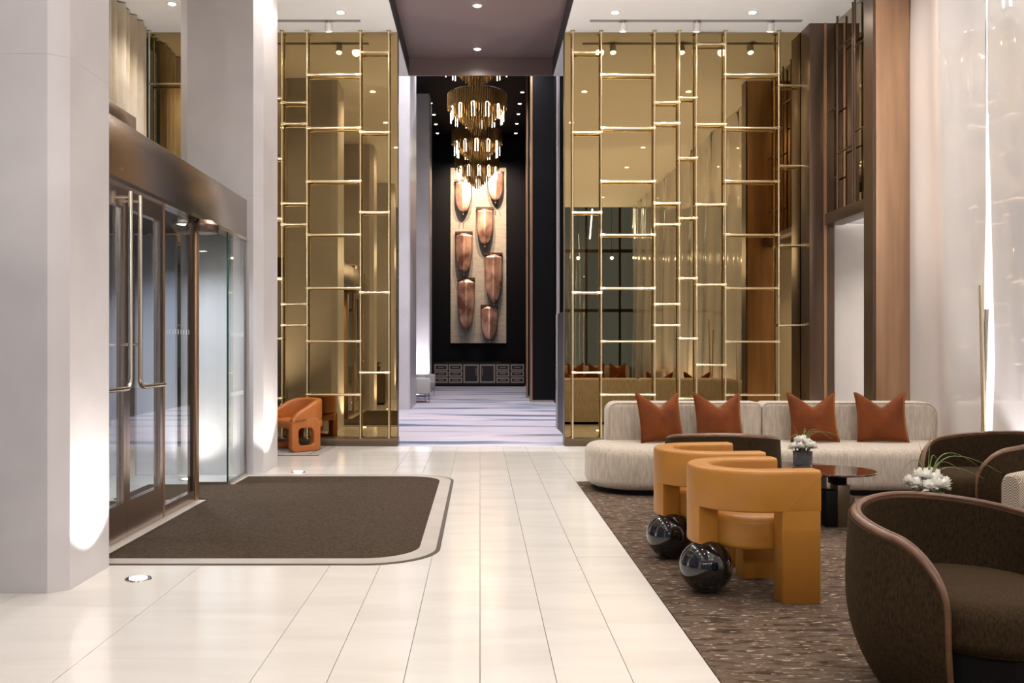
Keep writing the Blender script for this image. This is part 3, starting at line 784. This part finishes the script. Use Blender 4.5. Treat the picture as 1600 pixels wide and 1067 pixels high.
def pillow(loc, rz, rx, s, label, seed):
    rr = random.Random(seed); t = thing('throw_pillow', label, 'pillow', loc, rz, 'rust velvet pillows on the sofa')
    n = 22; V, Fs = [], []
    def pt(i, j, side):
        u = -1+2*i/n; v = -1+2*j/n
        x = u*s/2*(1-.09*(1-v*v)); z = v*s/2*(1-.05*(1-u*u))
        if v > -.2:
            k = ((v+.2)/1.2)**1.6; z -= .30*s*k*max(0, 1-abs(u-.04)/.92)**1.15
        th = .085*max(0, (1-u*u))**.55*max(0, (1-v*v))**.55
        th *= 1-.45*max(0, v)*max(0, 1-abs(u)*2.2)
        th += .004*math.sin(u*9+seed)*math.cos(v*7+seed)*(1-u*u)*(1-v*v)
        y = side*th
        c, s_ = math.cos(rx), math.sin(rx); z += s/2
        return (x, y*c-(-z)*0+z*s_, z*c-y*s_)
    for side in (-1, 1):
        for j in range(n+1):
            for i in range(n+1): V.append(pt(i, j, side))
    m = (n+1)*(n+1)
    for q in range(2):
        for j in range(n):
            for i in range(n):
                a = q*m+j*(n+1)+i; f = (a, a+1, a+n+2, a+n+1); Fs.append(f if q == 0 else f[::-1])
    o = mesh('cover', (V, Fs), M['velvet'], t, smooth=True)
    bm = bmesh.new(); bm.from_mesh(o.data); bmesh.ops.remove_doubles(bm, verts=bm.verts, dist=.0005); bm.to_mesh(o.data); bm.free()
    edge = [pt(i, 0, 0) for i in range(n+1)]+[pt(n, j, 0) for j in range(1, n+1)]+[pt(i, n, 0) for i in range(n-1, -1, -1)]+[pt(0, j, 0) for j in range(n-1, 0, -1)]
    mesh('seam', tubevf(edge, .004, 5, closed=True), M['velvet'], t, smooth=True)
YP = 8.80
for xc, wpx, rz, lb, sd in ((1036, 64, .35, 'rust velvet pillow at the left end of the sofa', 1), (1126, 70, .12, 'rust velvet pillow partly behind the dark tub chair', 2),
                            (1274, 77, .05, 'rust velvet pillow behind the white flowers, third from the left', 3), (1380, 83, -.10, 'rust velvet pillow at the right end of the sofa', 4)):
    pillow((PX(xc, YP), YP, .435), rz, .24, .475, lb, sd)

sofa((4.52, -.4, 0), PI, 'second cream sofa behind the camera, seen only in the mirror')
for k, xx in enumerate((2.7, 3.3, 3.9)):
    pillow((xx, -.96, .435), PI+.1, .24, .475, ('left', 'middle', 'right')[k]+' rust pillow of the three reflected in the mirror', 9+k)

# ------------------------------------------------------------------ mustard chairs with black balls
def ball_chair(loc, rz, label):
    t = thing('mustard_ball_chair', label, 'chair', loc, rz, 'mustard leather chairs with black ball feet')
    R, TH, XF = .268, .125, .258
    path = [(XF, -R)]+[(XF*(1-k/5), -R) for k in range(1, 5)]
    for k in range(0, 33): a = -.5*PI-PI*k/32; path.append((R*math.cos(a), R*math.sin(a)))
    path += [(XF*k/5, R) for k in range(1, 6)]
    def sec_at(z0, z1, th, r=.022):
        return [(x, z) for x, z in rrect(-th/2, th/2, z0, z1, (r*.6, r*.6, r, r), 4)]
    mesh('back_band', sweepvf(path, sec_at(.472, .69, TH)), M['mustard'], t, smooth=True)
    for s in (-1, 1):
        lg = mesh('leg_slab', puffvf(rrect(XF-.205, XF+.002, s*R-TH/2+.001, s*R+TH/2-.001, (.012,)*4, 3), [(.003, 0), (0, .004), (0, .49)]), M['mustard'], t, smooth=True)
        yo = s*(R+TH/2+.0012)
        mesh('seam', tubevf([(XF+.004, yo, .665), (XF-.205, yo, .472)], .0022, 5), M['mustard'], lg)
    # stub at the back carried by the ball
    arc = [(R*math.cos(a), R*math.sin(a)) for a in [PI-.32+.64*k/8 for k in range(9)]]
    mesh('back_stub', sweepvf(arc, sec_at(.272, .48, TH-.002, .008)), M['mustard'], t, smooth=True)
    so = [(-.205*math.cos(a), -.205*math.sin(a)) for a in [-.5*PI+PI*k/18 for k in range(19)]]
    so = [(.30, .205)]+[(x, y) for x, y in so[::1]][::-1]+[(.30, -.205)]
    so = [(.27, -.204), (.27, .204)]+[(.2045*math.cos(a), .2045*math.sin(a)) for a in [.5*PI+PI*k/20 for k in range(21)]]
    mesh('seat', puffvf(so, rprof(.25, .43, .03, .045, 5)), M['mustard'], t, smooth=True)
    V, Fs = [], []
    n, m, r = 40, 22, .143
    pr = [(max(.002, r*math.sin(PI*k/m)), r-r*math.cos(PI*k/m)) for k in range(m+1)]
    mesh('ball_foot', lathevf(pr, n, -R+.01, -.05), M['black_gloss'], t, smooth=True)
    return t
b1 = ball_chair((1.475, 5.105, .004), math.radians(6), 'mustard leather chair with black ball foot, the nearer of the two')
dup(b1, (1.445, 5.93, .004), math.radians(6), 'mustard leather chair with black ball foot, the farther of the two')

# ------------------------------------------------------------------ brown tub chairs
def tub_chair(loc, rz, label):
    t = thing('tub_chair', label, 'tub chair', loc, rz, 'dark brown tub chairs with walnut rims')
    span = math.radians(128); n = 72; rc = .20
    def rad(z):   # outer radius by height
        u = min(z/.40, 1); return .30+.13*(1-(1-u)**2.2)-.012*max(0, (z-.45)/.25)
    def top(a):    # a: angle from the back, -span..span
        f = abs(a)/span; h = .69-.105*(f**1.6)
        d = (span-abs(a))*.42
        if d < rc: h -= rc-math.sqrt(max(0, rc*rc-(rc-d)**2))
        return h
    us = []
    for i in range(n+1):
        u = -1+2*i/n; us.append(math.copysign(1-(1-abs(u))**1.5, u))
    th = .055; V, Fs = [], []; m = 14
    z0 = .03
    for q, dr in ((0, 0), (1, th)):
        for u in us:
            a = u*span; ht = top(a)
            for k in range(m+1):
                z = z0+(ht-z0)*k/m; r = rad(z)-dr
                V.append((-r*math.cos(a)*1.0, r*math.sin(a), z))
    N = (n+1)*(m+1)
    for q in range(2):
        for i in range(n):
            for k in range(m):
                a = q*N+i*(m+1)+k; f = (a, a+m+1, a+m+2, a+1); Fs.append(f if q == 0 else f[::-1])
    for i in range(n):
        a = i*(m+1); b = a+m+1
        Fs.append((a, N+a, N+b, b)); Fs.append((a+m, b+m, N+b+m, N+a+m))
    for i in (0, n):
        for k in range(m): a = i*(m+1)+k; Fs.append((a, a+1, N+a+1, N+a))
    mesh('shell', (V, Fs), M['brown'], t, smooth=True)
    # walnut rim: down the front edge, over the arm, around the back
    path = []
    def pt(a, z): r = rad(z)-th/2; return (-r*math.cos(a), r*math.sin(a), z)
    ztop = top(-span)
    path += [pt(-span, .02+(ztop-.02)*k/14) for k in range(14)]
    path += [tuple(Vector(pt(u*span, top(u*span)))+Vector((0,0,.004))) for u in us]
    path += [pt(span, .02+(ztop-.02)*k/14) for k in range(13, -1, -1)]
    mesh('walnut_rim', tubevf(path, .0185, 10), M['walnut'], t, smooth=True)
    mesh('walnut_bead', tubevf([(p[0]*.975, p[1]*.975, p[2]+.010) for p in path[15:-15]], .0115, 8), M['walnut'], t, smooth=True)
    so = [(.345*math.cos(a), .345*math.sin(a)) for a in [2*PI*k/48 for k in range(48)]]
    so = [(x*1.12+.03 if x > 0 else x+.03*0, y) for x, y in so]
    mesh('seat', puffvf(so, [(.05,.24)]+rprof(.25, .43, .05, .07, 5)+[(.16, .437)]), M['brown'], t, smooth=True)
    so2 = [(.30*math.cos(a), .30*math.sin(a)) for a in [2*PI*k/32 for k in range(32)]]
    mesh('base', puffvf(so2, [(0, 0), (0, .25)]), M['black'], t)
    return t
tc = tub_chair((1.87, 3.58, .004), math.radians(-74), 'dark brown tub chair in the right foreground')
dup(tc, (3.62, 6.72, .004), math.radians(188), 'dark brown tub chair beside the pale wall, facing the low tables')
dup(tc, (1.83, 7.02, .004), math.radians(80), 'dark brown tub chair behind the mustard chairs, facing the sofa')

# ------------------------------------------------------------------ low tables
t1 = thing('low_table', 'round low table with smoked mirror top on clustered blocks', 'table', (2.63, 6.9, .004))
mesh('top', lathevf([(.285, .398), (.30, .404), (.30, .412), (.296, .416)], 48), M['tabletop'], t1, smooth=True)
def tb(nm, a, b, y0, y1, z0, z1, m): box(nm, (PX(a,6.84)-2.63, PX(b,6.84)-2.63, y0-6.9, y1-6.9, z0, z1), m, t1, bev=.004)
tb('black_block', 1291, 1309, 6.84, 6.96, 0, .27, M['black'])
tb('bronze_block', 1309.5, 1329, 6.845, 7.0, 0, .31, M['olive_bronze'])
tb('dark_block', 1305, 1326, 6.87, 6.99, .31, .398, M['black'])
tb('dark_block', 1330, 1341, 6.90, 7.0, 0, .22, M['tablewood'])
t2b = thing('low_table', 'round dark bronze low table carrying the flowers by the sofa', 'table', (2.50, 7.43, .004))
mesh('top', lathevf([(.29, .355), (.305, .36), (.305, .374), (.30, .378)], 48), M['tablewood'], t2b, smooth=True)
box('leg_slab', (.10, .27, -.02, .05, 0, .355), M['tablewood'], t2b, bev=.004)
box('leg_slab', (-.25, -.05, -.10, -.02, 0, .355), M['tablewood'], t2b, bev=.004)
box('leg_slab', (-.06, .00, .02, .24, 0, .355), M['tablewood'], t2b, bev=.004)
t3b = thing('low_table', 'low table hidden behind the foreground tub chair, under the larger flowers', 'table', (2.68, 5.62, .004))
mesh('top', lathevf([(.29, .295), (.30, .30), (.30, .312), (.295, .316)], 48), M['tablewood'], t3b, smooth=True)
box('leg_slab', (-.2, .2, -.05, .05, 0, .296), M['tablewood'], t3b, bev=.004)
box('leg_slab', (-.05, .05, .051, .2, 0, .296), M['tablewood'], t3b, bev=.004)

def flowers(loc, k, label, blades, seed):
    rr = random.Random(seed); t = thing('flower_pot', label, 'flowers', loc, 0, 'white flowers in smoky pots')
    mesh('pot', lathevf([(.066*k, 0), (.074*k, .008*k), (.076*k, .10*k), (.078*k, .112*k), (.070*k, .112*k), (.068*k, .10*k)], 28), M['pot'], t, smooth=True)
    for b in range(15):
        a = 2*PI*b/(9 if b < 9 else 5)+rr.uniform(-.2,.2); r = .078*k if b < 9 else (.038*k if b < 14 else 0)
        c = Vector((r*math.cos(a), r*math.sin(a), (.150 if b < 9 else .19)*k+rr.uniform(-.012,.012)))
        vs = []
        for p in range(70):
            th, ph = math.acos(1-1.5*rr.random()), rr.uniform(0, 2*PI)
            d = Vector((math.sin(th)*math.cos(ph), math.sin(th)*math.sin(ph), math.cos(th)))
            u = d.cross(Vector((.3,.2,1))).normalized(); L = .040*k*rr.uniform(.75,1.1); wv = .011*k
            tip = c+d*L+Vector((0,0,.004))
            vs.append(([c, c+d*L*.6+u*wv, tip+u*wv*.5, tip-u*wv*.5, c+d*L*.6-u*wv], [(0,1,2,3,4)]))
        v, f = join(*vs); mesh('bloom', (v, f), M['petal'], t)
    for b in range(16):
        a = rr.uniform(0, 2*PI); r0 = rr.uniform(.02,.06)*k
        p0 = Vector((r0*math.cos(a), r0*math.sin(a), .10*k)); p1 = p0+Vector((.02*math.cos(a), .02*math.sin(a), .085))*k
        mesh('stem_leaf', tubevf([p0, p1], [.006*k, .001], 4), M['leaf'], t)
    for dx, dy, hh, L in blades:
        pts, rs = [], []
        for q in range(13):
            s = q/12; pts.append((dx*L*s*s*.9+dx*.02, dy*L*s*s+.0, (.10+hh*(1.9*s-1.55*s*s if L > .12 else 1.0*s))*k)); rs.append(.0045*k*(1-.85*s))
        mesh('grass_blade', tubevf(pts, rs, 5), M['leaf'], t, smooth=True)
flowers((PX(1254,7.47), 7.47, .382), 1.0, 'white flowers with grass blades in a smoky pot by the sofa', [(-.6,.2,.22,.10),(.3,.1,.34,.14),(.7,-.2,.33,.30),(1,.1,.30,.26),(1,-.3,.30,.36),(.4,.4,.30,.16),(-.8,-.2,.26,.16)], 5)
flowers((2.70, 5.60, .322), 1.2, 'larger white flowers with long grass blades behind the foreground tub chair', [(-.4,.1,.26,.10),(-.7,.1,.30,.22),(.5,.2,.34,.20),(1,.1,.36,.36),(1,-.2,.34,.42),(.9,.3,.28,.30),(.2,.1,.30,.10),(1,-.1,.24,.34)], 8)

ct = thing('side_console', 'dark wooden console with a potted plant, seen only in the mirror', 'console', (-2.42, 3.5, 0))
box('body', (-.22, .22, -.25, .25, .04, .78), M['tablewood'], ct, bev=.004)
box('plinth', (-.19, .19, -.22, .22, 0, .04), M['black'], ct)
box('door', (-.20, .20, .25, .262, .07, .74), M['tablewood'], ct)
pl = thing('potted_plant', 'small leafy plant in a dark pot on the console, seen in the mirror', 'plant', (-2.42, 3.5, .78))
mesh('pot', lathevf([(.06, 0), (.07, .01), (.08, .11), (.07, .11)], 20), M['pot'], pl, smooth=True)
for k in range(22):
    a = k*2.4; q = .05+.09*((k*7) % 10)/10
    mesh('leaf', tubevf([(0, 0, .10), (.5*q*math.cos(a), .5*q*math.sin(a), .18), (q*math.cos(a), q*math.sin(a), .24-.4*q)], [.004, .012, .002], 4), M['leaf'], pl)

# patterned armchair cut by the right edge of the frame
pa = thing('patterned_armchair', 'cream and brown houndstooth armchair at the right edge', 'armchair', (3.58, 5.14, .004), math.radians(195))
# local x = forward
mesh('seat', puffvf(rrect(-.30,.42,-.30,.30,(.05,)*4,5), rprof(.16,.46,.02,.06,4)), M['hound'], pa, smooth=True)
mesh('backrest', puffvf(rrect(-.46,-.24,-.40,.40,(.07,)*4,6), rprof(.12,.86,.02,.08,4)), M['hound'], pa, smooth=True)
for s in (-1, 1):
    V = []; prof = rrect(-.065, .065, .12, .60, (.01,.01,.06,.06), 6)
    path = [(-.40, s*.37), (-.1, s*.37), (.2, s*.37), (.36, s*.37), (.41, s*.365), (.43, s*.36)]
    sc = [1, 1, 1, 1, .94, .8]; rise = [.10, .06, .02, 0, -.005, -.02]
    mesh('arm', sweepvf(path, lambda i: [(o*sc[i], z+rise[i]*(z > .3)) for o, z in prof]), M['hound'], pa, smooth=True)
for sx in (-.36, .34):
    for sy in (-.32, .32): mesh('leg', tubevf([(sx, sy, 0), (sx, sy, .17)], [.014, .022], 8), M['walnut'], pa, smooth=True)

# two crossing rods (floor lamp) by the pale wall
rl = thing('rod_floor_lamp', 'two slim crossing bronze rods standing beside the pale wall', 'floor lamp', (PX(1536,7.95), 7.95, .004))
a0 = Vector(P(1532.5,446,7.95)); a1 = Vector(P(1537.5,690,7.95)); b0_ = Vector(P(1541.5,483,7.99)); b1_ = Vector(P(1535.5,690,7.99))
def ext(p, q): d = (q-p); k = (p.z-.03)/(p.z-q.z); return p+d*k
for p, q in ((a0, a1), (b0_, b1_)):
    e = ext(p, q); o = rl.location
    mesh('rod', tubevf([e-o, p-o], .017, 12), M['brass'] if p is a0 else M['nickel'], rl, smooth=True)
mesh('base', lathevf([(.14, 0), (.14, .018), (.12, .03)], 32, .01, .02), M['bronze_dark'], rl, smooth=True)

# ------------------------------------------------------------------ orange loop chair and its rug at the left mirror
rg = thing('small_rug', 'pale grey rug with dark border under the orange chair', 'rug', (-2.6, 11.95, 0))
flat('field', [(-3.4,11.42),(-1.99,11.42),(-1.93,12.48),(-3.4,12.48)], .0005, .006, M['rug_grey'], rg)
flat('border_line', [(-3.4,11.40),(-1.985,11.40),(-1.985,11.425),(-3.4,11.425)], .0005, .0065, M['rug_line'], rg)
flat('border_line', [(-2.13,11.43),(-2.115,11.43),(-2.06,12.48),(-2.075,12.48)], .006, .0068, M['rug_line'], rg)
oc = thing('orange_loop_chair', 'orange leather chair with looped side legs against the left mirror', 'chair', (-2.37, 12.12, .0076), math.radians(222))
R = .30
path = [(.285, -R), (.24, -R), (.18, -R), (.10, -R)]
for k in range(0, 25): a = -.5*PI-PI*k/24; path.append((.04+(R-.01)*math.cos(a), R*math.sin(a)))
path += [(.10, R), (.18, R), (.24, R), (.285, R)]
NP = len(path)
def osec(i):
    f = abs(2*i/(NP-1)-1); zt = .66-.25*f**4; zb = .40-.06*f**3
    return rrect(-.045, .045, zb, zt, (.02, .02, .035, .035), 4)
mesh('back_band', sweepvf(path, osec), M['orange'], oc, smooth=True)
mesh('seat', puffvf(rrect(-.26, .28, -.28, .28, (.16, .06, .06, .16), 6), rprof(.29, .40, .03, .04, 4)), M['orange'], oc, smooth=True)
for s in (-1, 1):
    outer = rrect(-.12, .30, 0, .42, (.05, .06, .08, .07), 6); inner = rrect(-.02, .20, .075, .30, (.05, .06, .05, .07), 6)
    N = len(outer); y0, y1 = sorted((s*(R-.045), s*(R+.045))); V = []
    for y in (y0, y1):
        V += [(x, y, z) for x, z in outer]; V += [(x, y, z) for x, z in inner]
    Fs = []
    for i in range(N):
        j = (i+1) % N
        Fs += [(i, j, N+j, N+i), (2*N+i, 3*N+i, 3*N+j, 2*N+j), (i, 2*N+i, 2*N+j, j), (N+i, N+j, 3*N+j, 3*N+i)]
    o = mesh('loop_leg', (V, Fs), M['orange'], oc, smooth=True)
    bv = o.modifiers.new('b', 'BEVEL'); bv.width = .012; bv.segments = 2; bv.limit_method = 'ANGLE'
